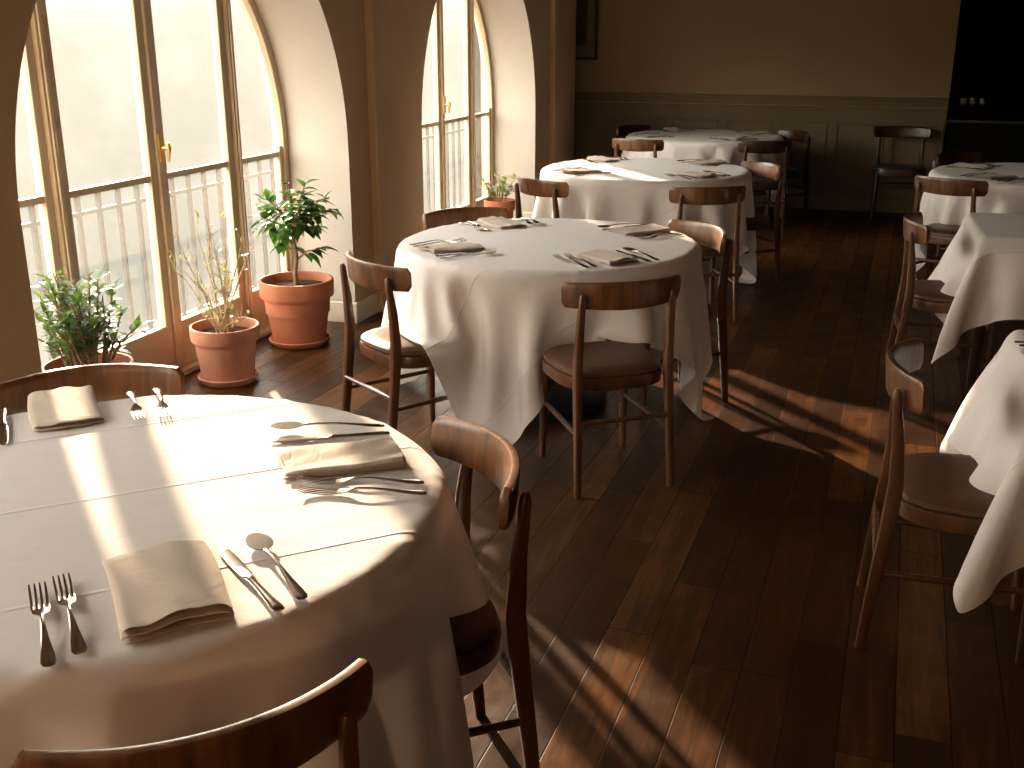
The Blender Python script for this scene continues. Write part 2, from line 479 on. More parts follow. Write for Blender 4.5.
# ------------------------------------------------------------------ chairs
RAIL_PTS = [(-.226, -.160), (-.17, -.198), (-.09, -.232), (0, -.245), (.09, -.232), (.17, -.198), (.226, -.160)]
def make_chair(wood_m='wood', back_m='wood_light', seat_m='vinyl'):
    t = empty('dining_chair')
    # rear legs run up to carry the rail
    for s in (-1, 1):
        q = MB()
        q.bar([(s*.188, -.252, 0), (s*.184, -.235, .18), (s*.180, -.212, .40), (s*.178, -.205, .50), (s*.176, -.212, .62), (s*.174, -.224, .71), (s*.174, -.228, .748), (s*.174, -.229, .760)],
              [(.0115, .013), (.014, .017), (.016, .021), (.016, .021), (.0145, .017), (.0125, .0125), (.0115, .011), (.006, .006)], rnd=.55)
        q.build('leg', wood_m, t)
    for s in (-1, 1):
        q = MB(); q.tube([(s*.178, .185, 0), (s*.172, .180, .2), (s*.168, .172, .425)], [.012, .0165, .019], 12)
        q.build('leg', wood_m, t)
    # bent backrest rail
    q = MB(); rs = []
    n = 24
    def cr(pts, u):
        u *= len(pts)-1; i = min(int(u), len(pts)-2); f = u-i
        P = lambda k: pts[max(0, min(len(pts)-1, k))]
        out = []
        for d in range(2):
            a, b, c, e = P(i-1)[d], P(i)[d], P(i+1)[d], P(i+2)[d]
            out.append(.5*((2*b)+(-a+c)*f+(2*a-5*b+4*c-e)*f*f+(-a+3*b-3*c+e)*f**3))
        return out
    for k in range(n+1):
        u = k/n; x, y = cr(RAIL_PTS, u); x2, y2 = cr(RAIL_PTS, min(1, u+.01)); x1, y1 = cr(RAIL_PTS, max(0, u-.01))
        tx, ty = x2-x1, y2-y1; L = math.hypot(tx, ty); nx, ny = -ty/L, tx/L
        e = 1 - max(0, (abs(u-.5)*2-.90)/.10)**2*.35
        hh = .050*e + .003*math.cos((u-.5)*PI*2)
        th = .0115*(.75+.25*e)
        zc = .752
        ring = []
        for j in range(14):
            a = 2*PI*(j+.5)/14; c, s_ = math.cos(a), math.sin(a)
            c = math.copysign(abs(c)**.5, c); s_ = math.copysign(abs(s_)**.35, s_)
            lean = -.10*s_*hh
            ring.append((x+nx*(c*th+lean*1), y+ny*(c*th+lean), zc+s_*hh))
        rs.append(ring)
    q.rings(rs); q.build('backrest', back_m, t)
    # seat frame and padded seat
    def outline(sc_, n=48, z=0):
        pts = []
        for k in range(n):
            a = 2*PI*k/n; c, s_ = math.cos(a), math.sin(a)
            e = .62
            x = math.copysign(abs(c)**e, c)*.212; y = math.copysign(abs(s_)**e, s_)*.205
            x *= 1 + .04*(y/.205) ; 
            pts.append((x*sc_, y*sc_ - .002, z))
        return pts
    q = MB(); q.rings([outline(.93, z=.385), outline(.985, z=.392), outline(1., z=.425), outline(.99, z=.437), outline(.6, z=.438)]); q.build('seat_frame', wood_m, t)
    q = MB(); q.rings([outline(.95, z=.437), outline(.975, z=.445), outline(.965, z=.456), outline(.90, z=.466), outline(.7, z=.472), outline(.35, z=.474), outline(.05, z=.474)])
    q.build('seat', seat_m, t)
    for pts in ([(-.182, -.225, .235), (-.171, .178, .235)], [(.182, -.225, .235), (.171, .178, .235)], [(-.182, -.236, .285), (.182, -.236, .285)], [(-.170, .177, .295), (.170, .177, .295)]):
        q = MB(); a, b = Vector(pts[0]), Vector(pts[1]); mid = (a+b)/2
        q.tube([a, mid, b], [.0085, .0105, .0085], 10); q.build('stretcher', wood_m, t)
    return t
chair_proto = {}
CH = []    # (mid_x, mid_y, rotz deg, kind, label, group, scale)
G1, G2, G3, G4, GR = 'chairs at the nearest round table', 'chairs at the second round table', 'chairs at the third round table', 'chairs at the farthest round table', 'chairs on the right side of the room'
CH += [
 (-.754, 1.019, 45.8, 'n', 'wooden chair in the front foreground seen from behind, only its curved backrest showing', G1),
 (-.738, 1.977, 129, 'n', 'wooden chair tucked at the right of the nearest round table, backrest sunlit', G1),
 (-1.84, 2.155, 218, 'n', 'wooden chair behind the nearest round table beside the bushy potted plant', G1),
 (-1.785, 3.773, -34.5, 'n', 'wooden chair with brown padded seat at the left of the second round table', G2),
 (-.797, 3.723, 35.4, 'n', 'wooden chair seen from behind in front of the second round table', G2),
 (-.715, 4.925, 132, 'n', 'wooden chair at the right of the second round table, backrest glowing in sunlight', G2),
 (-1.885, 5.04, 222, 'n', 'wooden chair behind the second round table beneath the second arched window', G2),
 (-1.885, 6.38, -32, 'n', 'wooden chair at the left of the third round table beside the small potted plant', G3),
 (-.869, 6.344, 26, 'n', 'dark backed wooden chair in front of the third round table', G3),
 (-.69, 7.60, 129, 'n', 'wooden chair at the right of the third round table with pale sunlit backrest', G3),
 (-1.885, 9.25, -6, 'n', 'wooden chair between the third and the farthest round tables', G4),
 (-.835, 9.42, 22, 'd', 'dark wooden chair at the front right of the farthest round table', G4),
 (-.68, 10.50, 128, 'd', 'dark wooden chair at the right side of the farthest round table', G4),
 (-2.22, 10.66, 238, 'd', 'dark wooden chair behind the left edge of the farthest round table', G4),
 (.285, 10.96, 180, 'd', 'dark wooden chair standing alone against the back wall', GR),
 (.50, 7.20, -27, 'n', 'wooden chair with its back to us at the round table on the right', GR),
 (.64, 8.74, 224, 'd', 'dark wooden chair behind the left edge of the round table on the right', GR),
 (.28, 5.49, -88, 'n', 'wooden chair side on at the farther square table on the right', GR),
 (.188, 2.985, -90, 'n', 'wooden chair side on at the nearer square table on the right', GR),
]
CHW = []    # world data for colliders
for x, y, rz, kd, lab, grp in CH:
    if kd not in chair_proto:
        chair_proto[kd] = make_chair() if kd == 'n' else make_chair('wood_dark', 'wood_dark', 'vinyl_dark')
        t = chair_proto[kd]
    else:
        t = copy_tree(chair_proto[kd])
    a = R(rz)
    px, py = x + .17*(-math.sin(a)), y + .17*math.cos(a)
    t.location = (px, py, 0); t.rotation_euler = (0, 0, a)
    if lab.startswith('dark wooden chair standing alone'): t.scale = (1.12, 1.0, 1.03)
    tag(t, lab, 'chair', grp)
    CHW.append((px, py, a, 1 if len(CHW) in (3, 4, 7, 8) else (2 if len(CHW) == 9 else 0)))

# ------------------------------------------------------------------ cloths (a small cloth solver)
TZ = .757
def drape(center, half, rot, shape, size, N=66, frames=300, iters=10, seed=1, lobes=11, wamp=.12, stiff=(.3, .1), off=(0, 0), push=0.):
    rng = np.random.default_rng(seed)
    h = 2*half/(N-1)
    g = np.linspace(-half, half, N)
    U, V = np.meshgrid(g, g, indexing='ij')
    c, s_ = math.cos(rot), math.sin(rot)
    X0, Y0 = U*c-V*s_ + off[0], U*s_+V*c + off[1]
    if shape == 'disc':
        rho = np.hypot(X0, Y0) + 1e-9; lim0 = np.full_like(rho, size)
    else:
        rho = np.hypot(X0, Y0) + 1e-9; lim0 = size*rho/np.maximum(np.maximum(abs(X0), abs(Y0)), 1e-9)
    over = np.maximum(0, rho-lim0)
    th = np.arctan2(Y0, X0)
    wav = .5+.5*np.sin(th*lobes+seed*1.7+1.5*np.sin(th*3+seed))
    k0 = np.where(over > 0, (lim0+.006+over*(.03+wamp*wav))/rho, 1.)
    P = np.stack([X0*k0, Y0*k0, TZ+.004-over*.965], -1)
    P[..., :2] += np.where(over > 0, 1, 0)[..., None]*rng.normal(0, .0015, P[..., :2].shape)
    PD = np.where((over > 0)[..., None], np.stack([X0, Y0], -1)/rho[..., None], 0)
    pin = (rho < lim0-.02)
    P0 = P.copy()
    Q = P.copy()
    dt2 = (1/60.)**2*9.8
    loc = []
    for (cx, cy, ca, seat_on) in CHW:
        dx, dy = cx-center[0], cy-center[1]
        if math.hypot(dx, dy) > size*1.5 + .45: continue
        loc.append((dx, dy, ca, seat_on))
    def sets(di, dj, rest, w):
        out = []
        span = max(abs(di), abs(dj))
        for par in range(2):
            if di > 0:
                idx = [i for i in range(N-di) if (i//span) % 2 == par]
                i0 = np.array(idx)
                if dj >= 0: out.append((i0[:, None], np.arange(0, N-dj)[None, :], di, dj, rest, w))
                else: out.append((i0[:, None], np.arange(-dj, N)[None, :], di, dj, rest, w))
            else:
                j0 = np.array([j for j in range(N-dj) if (j//span) % 2 == par])
                out.append((np.arange(N)[:, None], j0[None, :], di, dj, rest, w))
        return out
    cons = sets(1,0,h,1.) + sets(0,1,h,1.) + sets(1,1,h*2**.5,.35) + sets(1,-1,h*2**.5,.35) + sets(2,0,2*h,stiff[0]) + sets(0,2,2*h,stiff[0]) + sets(4,0,4*h,stiff[1]) + sets(0,4,4*h,stiff[1])
    def collide(P):
        x, y, z = P[..., 0], P[..., 1], P[..., 2]
        top = TZ + .003
        if shape == 'disc':
            r = np.hypot(x, y) + 1e-9
            ins = (r < size) & (z < top) & (z > top-.05)
            up = top - z; outd = size - r
            goup = ins & (up <= outd + .004)
            goout = ins & ~goup
            z[goup] = top
            f = size/r
            x[goout] *= f[goout]; y[goout] *= f[goout]
            # round table edge
            er = np.hypot(r-size+.006, z-(top-.006)); near = (r > size-.006) & (z > top-.006) & (er < .006)
            k = .006/np.maximum(er, 1e-6)
            z[near] = (top-.006) + (z-(top-.006))[near]*k[near]
        else:
            ins = (abs(x) < size) & (abs(y) < size) & (z < top) & (z > top-.05)
            up = top-z; ox = size-abs(x); oy = size-abs(y)
            goup = ins & (up <= np.minimum(ox, oy)+.004)
            gx = ins & ~goup & (ox <= oy); gy = ins & ~goup & (ox > oy)
            z[goup] = top
            x[gx] = np.sign(x[gx])*size; y[gy] = np.sign(y[gy])*size
        for dx, dy, ca, seat_on in loc:
            lx = (x-dx)*math.cos(ca) + (y-dy)*math.sin(ca); ly = -(x-dx)*math.sin(ca) + (y-dy)*math.cos(ca)
            # padded seat: a rounded slab
            rs_ = (np.abs(lx/.232)**3 + np.abs(ly/.226)**3)**(1/3.) + 1e-9
            ins = (rs_ < 1) & (seat_on == 1) & (z < .483) & (z > .37)
            up = .483-z; outd = (1-rs_)*.228
            gu = ins & (up <= outd); go = ins & ~gu
            z[gu] = .483
            f = 1/rs_
            lx = np.where(go, lx*f, lx); ly = np.where(go, ly*f, ly)
            # backrest rail and posts: stay on the table side
            inr = (seat_on != 2) & (np.abs(lx) < .25) & (z > .68) & (z < .815) & (ly > -.40)
            lim = -.232 + 1.35*lx*lx + .026
            b = inr & (ly < lim) & (ly > lim-.14)
            ly = np.where(b, lim, ly)
            for sx in (-.177, .177):
                d = np.hypot(lx-sx, ly+.212); b = (d < .03) & (z < .76) & (ly < -.15)
                ly = np.where(b, -.212+.03, ly)
            X = dx + lx*math.cos(ca) - ly*math.sin(ca); Y = dy + lx*math.sin(ca) + ly*math.cos(ca)
            ch = (np.abs(X-x) + np.abs(Y-y)) > 1e-7
            x[ch] = X[ch]; y[ch] = Y[ch]
        z[:] = np.maximum(z, .012)
    for fr in range(frames):
        V_ = (P-Q)*(.985 if fr < frames*.7 else .93)
        on = (P[..., 2] > TZ-.002)
        V_[on, :2] *= .25
        Q = P.copy()
        P = P + np.clip(V_, -.05, .05)
        P[..., 2] -= dt2
        if push: P[..., :2] += PD*(push*dt2)
        for it in range(iters):
            for (I, J, di, dj, rest, w) in cons:
                A = P[I, J]; B = P[I+di, J+dj]
                d = B-A; L = np.sqrt((d*d).sum(-1, keepdims=True)) + 1e-9
                if di+abs(dj) > 2 or (di == 2 or dj == 2):
                    k = w*.5*np.minimum(0, (L-rest))/L          # bending only resists compression
                else:
                    k = w*.5*(L-rest)/L
                P[I, J] = A + d*k; P[I+di, J+dj] = B - d*k
            P[pin] = P0[pin]
            if it % 3 == 2 or it == iters-1: collide(P)
    return P, U, V, h

def make_cloth(name, center, half, rotdeg, shape, size, label, seed=1, N=66, frames=160, group='white tablecloths', **kw):
    P, U, V, h = drape(center, half, R(rotdeg), shape, size, N=N, frames=frames, seed=seed, **kw)
    vs = [tuple(p) for p in P.reshape(-1, 3)]
    fs = [(i*N+j, (i+1)*N+j, (i+1)*N+j+1, i*N+j+1) for i in range(N-1) for j in range(N-1)]
    me = bpy.data.meshes.new(name); me.from_pydata(vs, [], fs); me.update()
    uv = me.uv_layers.new(name='UVMap')
    Uf, Vf = U.reshape(-1), V.reshape(-1)
    li = np.empty(len(me.loops), dtype=np.int32); me.loops.foreach_get('vertex_index', li)
    uvs = np.stack([Uf[li], Vf[li]], -1).astype(np.float32); uv.data.foreach_set('uv', uvs.reshape(-1))
    me.polygons.foreach_set('use_smooth', [True]*len(me.polygons))
    me.materials.append(MT['cloth'])
    o = bpy.data.objects.new(name, me); col.objects.link(o); o.location = (center[0], center[1], 0)
    s = o.modifiers.new('sub', 'SUBSURF'); s.levels = 1; s.render_levels = 2
    tag(o, label, 'tablecloth', group)
    return o

def round_table(cx, cy, r, label, rot=0):
    t = empty('round_table', (cx, cy, 0), R(rot)); tag(t, label, 'table')
    q = MB(); q.lathe([(0, .722), (r-.045, .722), (r-.03, .728), (r-.028, .742), (r-.036, TZ-.005), (0, TZ-.005)], 64); q.build('tabletop', 'wood_dark', t)
    q = MB(); q.lathe([(.0, 0), (.27, 0), (.275, .012), (.268, .05), (.22, .085), (.10, .115), (.055, .14), (.0, .14)], 48); q.build('pedestal_base', 'iron', t)
    q = MB(); q.lathe([(.045, .13), (.036, .2), (.036, .62), (.06, .68), (.15, .70), (.15, .722)], 32); q.build('pedestal_column', 'iron', t)
    return t
def square_table(cx, cy, a, label):
    t = empty('square_table', (cx, cy, 0)); tag(t, label, 'table')
    q = MB(); q.box(-a+.045, a-.045, -a+.045, a-.045, .727, TZ-.005); bevel(q.build('tabletop', 'wood_dark', t, smooth=False), .004)
    q = MB()
    q.box(-a+.06, a-.06, -a+.06, -a+.08, .65, .727); q.box(-a+.06, a-.06, a-.08, a-.06, .65, .727)
    q.box(-a+.06, -a+.08, -a+.06, a-.06, .65, .727); q.box(a-.08, a-.06, -a+.06, a-.06, .65, .727)
    q.build('apron', 'wood_dark', t, smooth=False)
    for sx in (-1, 1):
        for sy in (-1, 1):
            q = MB(); x, y = sx*(a-.075), sy*(a-.075)
            q.bar([(x, y, 0), (x, y, .5), (x, y, .727)], [(.018, .018), (.025, .025), (.027, .027)], rnd=.3); q.build('leg', 'wood_dark', t)
    return t

T = {'T1': (-1.35, 1.62, .662), 'T2': (-1.315, 4.56, .678), 'T3': (-1.46, 7.46, .735), 'T4': (-1.47, 10.27, .73), 'TR': (1.15, 7.95, .75)}
names = {'T1': ('nearest round dining table with dark iron pedestal foot, in the left foreground', 'long white cloth on the nearest round table, crossed by sunlit stripes'),
         'T2': ('second round dining table with dark iron pedestal foot', 'white cloth with pointed corners on the second round table'),
         'T3': ('third round dining table, beyond the second arched window', 'white cloth in long folds on the third round table'),
         'T4': ('farthest round dining table by the back wall', 'white cloth on the farthest round table in shadow'),
         'TR': ('round dining table on the right near the dark bar', 'white cloth on the round table on the right near the bar')}
for i, (k, (cx, cy, r)) in enumerate(T.items()):
    round_table(cx, cy, r, names[k][0])
    make_cloth('tablecloth', (cx, cy), {'T1': .98, 'T2': .95, 'T3': 1.05, 'T4': .98, 'TR': 1.0}[k], {'T1': 43.5, 'T2': 44, 'T3': 47, 'T4': 41, 'TR': 50}[k], 'disc', r, names[k][1], seed=i+3,
               N={'T1': 72, 'T2': 72}.get(k, 62), frames=150, stiff={'T1': (.3, .12), 'T2': (.25, .07)}.get(k, (.08, .01)), push=.04, lobes=11 if k in ('T1', 'T2') else 19, wamp=.12 if k in ('T1', 'T2') else .22)
SQ = [((.86, 3.18), .405, .665, 'nearer square dining table on the right edge', 'white cloth with a long hanging corner on the nearer square table at right', 11),
      ((.90, 5.67), .405, .695, 'farther square dining table on the right', 'white cloth on the farther square table at right', 12)]
for c, a, hf, l1, l2, sd in SQ:
    square_table(c[0], c[1], a, l1)
    make_cloth('tablecloth', c, hf, 2., 'rect', a, l2, seed=sd, N=58, frames=150, off=(-.05, -.02), push=.32)

# ------------------------------------------------------------------ cutlery and napkins
def loft_flat(q, st, n=10):
    """st: list of (y, halfwidth, halfthick, zc, xc)"""
    rs = []
    for y, w, t, z, *x in st:
        x = x[0] if x else 0
        rs.append([(x + w*math.copysign(abs(math.cos(a))**.8, math.cos(a)), y, z + t*math.sin(a)) for a in [2*PI*(k+.5)/n for k in range(n)]])
    q.rings(rs)
def make_fork():
    q = MB()
    loft_flat(q, [(-.128, .004, .0012, .0035), (-.126, .0085, .0018, .0036), (-.118, .0115, .0022, .004), (-.095, .010, .0022, .0055), (-.06, .0062, .0022, .009), (-.02, .0036, .0024, .0125), (.005, .0032, .0024, .013), (.016, .0045, .002, .0115), (.026, .0105, .0016, .009), (.034, .0135, .0014, .007), (.044, .0138, .0012, .0055), (.050, .0135, .001, .005)])
    for k in range(4):
        x = (k-1.5)*.0079
        loft_flat(q, [(.047, .0028, .0011, .005, x), (.075, .0024, .0011, .0035, x), (.112, .0020, .001, .0075, x*1.02), (.126, .0013, .0008, .0115, x*1.02), (.128, .0006, .0005, .0122, x*1.02)], 6)
    return q.build('fork', 'silver')
def make_spoon():
    q = MB()
    loft_flat(q, [(-.128, .004, .0012, .0035), (-.126, .0085, .0018, .0036), (-.118, .0115, .0022, .004), (-.095, .010, .0022, .0055), (-.06, .0062, .0022, .009), (-.02, .0036, .0024, .0125), (.025, .0034, .0024, .013), (.05, .0045, .002, .0115), (.062, .006, .0012, .0105)])
    nr, na = 8, 28; top = []; bot = []
    for sgn, lst in ((0, top), (-.0014, bot)):
        for i in range(nr+1):
            u = i/nr
            ring = []
            for k in range(na):
                a = 2*PI*k/na
                y = .094 + u*.036*math.cos(a); x = u*(.0225 - .002*math.cos(a))*math.sin(a)
                z = .0025 + .0095*u**2.4 + sgn*1.0
                ring.append((x, y, max(z, .0008)))
            lst.append(ring)
    q.rings(list(reversed(bot)) + top, caps=True)
    return q.build('spoon', 'silver')
def make_knife():
    q = MB()
    loft_flat(q, [(-.133, .006, .002, .0045), (-.131, .0095, .0035, .0045), (-.12, .0105, .004, .005), (-.09, .0085, .004, .005), (-.04, .0068, .0036, .005), (-.015, .0075, .004, .0052), (-.008, .009, .0045, .0052), (.0, .0085, .0035, .0045), (.008, .0105, .0014, .0035), (.05, .0115, .0011, .0028), (.09, .0115, .001, .0026), (.118, .0095, .0009, .0026), (.129, .0055, .0008, .0026), (.133, .0015, .0005, .0026)], 12)
    return q.build('table_knife', 'silver')
def make_napkin(W=.155, L=.262, seed=1, puff=1.):
    rnd = random.Random(seed)
    prof = []                            # folded layers seen from the side (y, z)
    lay = 4; dz = .0058
    for k in range(lay):
        z = .001 + k*dz
        ys = [-.5 + .012*k*(k % 2), -.44, -.3, -.1, .1, .3, .46, .5 - .01*k] if k % 2 == 0 else [.5 - .012*k, .46, .3, .1, -.1, -.3, -.44, -.5 + .008*k]
        for j, y in enumerate(ys):
            f = .5 - y                   # thicker toward the -y (outer) fold
            bulge = (.35 + .65*f**1.5)*puff
            end = (j in (0, len(ys)-1))
            prof.append((y*L, z*(.6 + .6*bulge) + (.0022 if end and k < lay-1 and j else 0) - (.0018 if end and j == 0 and k > 0 else 0)))
    nx = 18; rings = []
    ph = rnd.random()*6
    for i in range(nx+1):
        u = i/nx - .5
        ring = []
        for (y, z) in prof:
            lift = 1 + .14*math.sin(u*7 + ph) + .10*math.sin(u*15 + y*40 + ph)
            e = 1 - .35*max(0, abs(u)*2-.9)/.10
            skew = .008*math.sin(y*18 + ph) * abs(u)*2
            zz = z*lift*e if z > .003 else z
            ring.append((u*W*(1+.015*math.sin(y*14+ph)) + skew*.4, y + .006*math.sin(u*5+ph), max(.0008, zz)))
        rings.append(ring)
    q = MB(); q.rings(rings, closed=False, caps=False)
    o = q.build('folded_napkin', 'linen', angle=80)
    me = o.data
    uv = me.uv_layers.new(name='UVMap')
    for lp in me.loops:
        co = me.vertices[lp.vertex_index].co; uv.data[lp.index].uv = (co.x*2.2, co.y*2.2 + co.z*5)
    s = o.modifiers.new('sol', 'SOLIDIFY'); s.thickness = .0011; s.offset = 0
    s = o.modifiers.new('sub', 'SUBSURF'); s.levels = 1; s.render_levels = 1
    return o
protos = {'fork': make_fork(), 'spoon': make_spoon(), 'knife': make_knife()}
used_p = set()
nap_protos = [make_napkin(seed=k) for k in (1, 2, 3)]
NZ = TZ + .0062
CATS = {'fork': 'fork', 'spoon': 'spoon', 'knife': 'knife', 'nap': 'napkin'}
GRP = {'fork': 'silver forks on the tables', 'spoon': 'silver spoons on the tables', 'knife': 'silver knives on the tables', 'nap': 'beige napkins on the tables'}
nap_i = [0]
def put(kind, x, y, ang, label, z=NZ, sc_=1., tilt=None):
    """ang: world direction (deg) in which the item's head (+y) points"""
    if kind == 'nap':
        k = nap_i[0] % 3; nap_i[0] += 1; src = nap_protos[k]; key = 'nap%d' % k
    else:
        src = protos[kind]; key = kind
    if key in used_p:
        o = src.copy(); col.objects.link(o)
    else:
        o = src; used_p.add(key)
    o.location = (x, y, z); o.rotation_euler = ((tilt or 0), 0, R(ang-90)); o.scale = (sc_,)*3
    tag(o, label, CATS[kind], GRP[kind])
    return o
def ht(kind, tip, end, label, **k):
    x, y = (tip[0]+end[0])/2, (tip[1]+end[1])/2
    return put(kind, x, y, math.degrees(math.atan2(tip[1]-end[1], tip[0]-end[0])), label, **k)
N1 = 'of the nearest round table'
ht('fork', (-1.223, 1.250), (-1.040, 1.063), 'silver fork farther from the napkin, front side '+N1)
ht('fork', (-1.210, 1.290), (-1.016, 1.100), 'silver fork nearer the napkin, front side '+N1)
put('nap', -1.022, 1.315, 134, 'beige linen napkin between forks and knife, front side '+N1, sc_=1.1)
ht('knife', (-1.018, 1.469), (-.807, 1.304), 'silver knife right of the napkin, front side '+N1)
ht('spoon', (-.989, 1.524), (-.785, 1.344), 'silver spoon beside the knife, front side '+N1)
ht('fork', (-1.030, 1.775), (-.792, 1.846), 'silver fork nearer the napkin, right side '+N1)
ht('fork', (-1.005, 1.728), (-.767, 1.798), 'silver fork farther from the napkin, right side '+N1)
put('nap', -1.004, 1.905, 213, 'beige linen napkin between forks and spoon, right side '+N1, sc_=.98)
ht('knife', (-1.206, 1.955), (-.970, 2.085), 'silver knife beside the spoon, right side '+N1)
ht('spoon', (-1.235, 2.020), (-1.000, 2.118), 'silver spoon beyond the napkin, right side '+N1, z=NZ+.004)
put('nap', -1.783, 1.990, 314, 'beige linen napkin on the far side '+N1+', by the chair back')
ht('fork', (-1.556, 1.975), (-1.724, 2.160), 'silver fork nearer the napkin, far side '+N1)
ht('fork', (-1.512, 2.010), (-1.672, 2.200), 'silver fork farther from the napkin, far side '+N1)
ht('knife', (-1.748, 1.752), (-1.935, 1.955), 'silver knife at the left edge, far side '+N1)

def setting(tab, az, side, cx, cy, rad, jit=0, full=True, spoon=True):
    rnd = random.Random(int(az*7+cx*100))
    o = Vector((math.cos(R(az)), math.sin(R(az)))); t = Vector((-o.y, o.x))
    inw = az + 180
    def at(r, tt): p = Vector((cx, cy)) + o*r + t*tt; return p.x, p.y
    J = lambda a: rnd.uniform(-a, a)
    x, y = at(rad, J(.01)); put('nap', x, y, inw + J(5), 'beige napkin, %s %s' % (side, tab), sc_=.95 if rad > .4 else .9)
    x, y = at(rad, -.165); put('fork', x, y, inw + J(4), 'silver fork farther from the napkin, %s %s' % (side, tab))
    x, y = at(rad+J(.01), -.122); put('fork', x, y, inw + J(4), 'silver fork nearer the napkin, %s %s' % (side, tab))
    x, y = at(rad, .125); put('knife', x, y, inw + J(4), 'silver knife, %s %s' % (side, tab))
    if spoon:
        x, y = at(rad, .168); put('spoon', x, y, inw + J(5), 'silver spoon, %s %s' % (side, tab))
for az, side in ((-45, 'front right side of'), (45, 'right side of'), (135, 'back side of'), (225, 'left side of')):
    setting('the second round table', az, side, -1.31, 4.56, .475)
for az, side in ((-40, 'front right side of'), (48, 'right side of'), (135, 'back side of'), (228, 'left side of')):
    setting('the third round table', az, side, -1.46, 7.46, .54)
for az, side in ((-50, 'front right side of'), (30, 'right side of'), (130, 'back side of'), (215, 'left side of')):
    setting('the farthest round table', az, side, -1.47, 10.27, .51)
for az, side in ((150, 'back left side of'), (225, 'front left side of')):
    setting('the round table near the bar', az, side, 1.15, 7.95, .51)
setting('the nearer square table at right', 180, 'left side of', .86, 3.20, .27, spoon=False)

# ------------------------------------------------------------------ potted plants
def pot(name, loc, rim_r, h, saucer_r, mat, label, soil=True):
    t = empty(name, loc); tag(t, label, 'potted plant', 'potted plants by the windows')
    z0 = .018
    b = saucer_r*.86
    q = MB(); hr = h*.26
    rb = rim_r*.93
    q.lathe([(b*.2, z0+.01), (b, z0), (b+(rb-b)*.5, z0+(h-hr)*.55), (rb*.965, h-hr), (rim_r*.985, h-hr+.004), (rim_r, h-hr+.016), (rim_r*1.01, h-.012), (rim_r*1.0, h), (rim_r*.94, h+.001), (rim_r*.915, h-.01), (rim_r*.90, h-.06), (rim_r*.86, h*.5)], 48)
    q.build('pot', mat, t)
    q = MB(); q.lathe([(0, .0), (saucer_r*.86, 0), (saucer_r, .022), (saucer_r*1.02, .034), (saucer_r*.98, .037), (saucer_r*.93, .028), (saucer_r*.85, .016), (0, .014)], 40); q.build('saucer', mat, t)
    q = MB(); rs = []
    rnd = random.Random(4)
    for r_ in (.01, .3, .6, .88): rs.append([(rim_r*r_*math.cos(2*PI*k/28), rim_r*r_*math.sin(2*PI*k/28), h-.045 + rnd.uniform(0, .012)*(1 if r_ < .85 else 0)) for k in range(28)])
    q.rings(rs, caps=False); q.build('soil', 'soil', t)
    return t
def leaf_geo(q, base, d, L, W, curl=.25, up=None, rnd=random):
    d = Vector(d).normalized(); base = Vector(base)
    u = Vector((0,0,1)) if up is None else Vector(up)
    side = d.cross(u)
    if side.length < .05: side = Vector((1,0,0))
    side.normalize(); nrm = side.cross(d).normalized()
    if nrm.z < 0: nrm = -nrm
    ws = [.08, .72, 1., .82, .42, .02]; n = len(ws); vs = []
    for i, w in enumerate(ws):
        u_ = i/(n-1)
        c = base + d*(L*u_) - nrm*(curl*L*u_*u_)
        vs += [c - side*(W*w*.5) + nrm*(W*w*.16), c - nrm*0.0, c + side*(W*w*.5) + nrm*(W*w*.16)]
    fs = []
    for i in range(n-1):
        a = i*3; fs += [(a, a+1, a+4, a+3), (a+1, a+2, a+5, a+4)]
    q.add(vs, fs)
def rdir(rnd, a0=0, a1=2*PI, e0=-.2, e1=.9):
    a = rnd.uniform(a0, a1); e = rnd.uniform(e0, e1); return Vector((math.cos(a)*math.cos(e), math.sin(a)*math.cos(e), math.sin(e)))

# bushy plant, cut by the pier at the left
rnd = random.Random(21)
t = pot('potted_plant', (-2.965, 3.475, 0), .178, .347, .15, 'terracotta', 'bushy green plant in a terracotta pot behind the nearest table, leftmost of the pots')
st = MB(); lf = MB()
for k in range(34):
    a = rnd.uniform(0, 2*PI); r0 = rnd.uniform(.01, .09)
    p0 = Vector((r0*math.cos(a), r0*math.sin(a), .30)); sp = rnd.uniform(.05, .23); a2 = a + rnd.uniform(-.6, .6); hh = rnd.uniform(.2, .44)*(1-.4*(sp/.23)**3)
    p2 = Vector((sp*math.cos(a2), sp*math.sin(a2), .34+hh)); p1 = (p0+p2)/2 + Vector((rnd.uniform(-.02,.02), rnd.uniform(-.02,.02), .03))
    st.tube([p0, p1, p2], [.006, .0045, .002], 6)
    for j in range(17):
        u = rnd.uniform(.3, 1.) ; b = p0*(1-u)**2 + 2*p1*u*(1-u) + p2*u*u
        d = rdir(rnd, e0=.0, e1=1.0); leaf_geo(lf, b, d, rnd.uniform(.05, .08), rnd.uniform(.020, .032), rnd.uniform(0, .3))
st.build('stem', 'bark', t); lf.build('foliage', 'leaf_grey', t, angle=60)
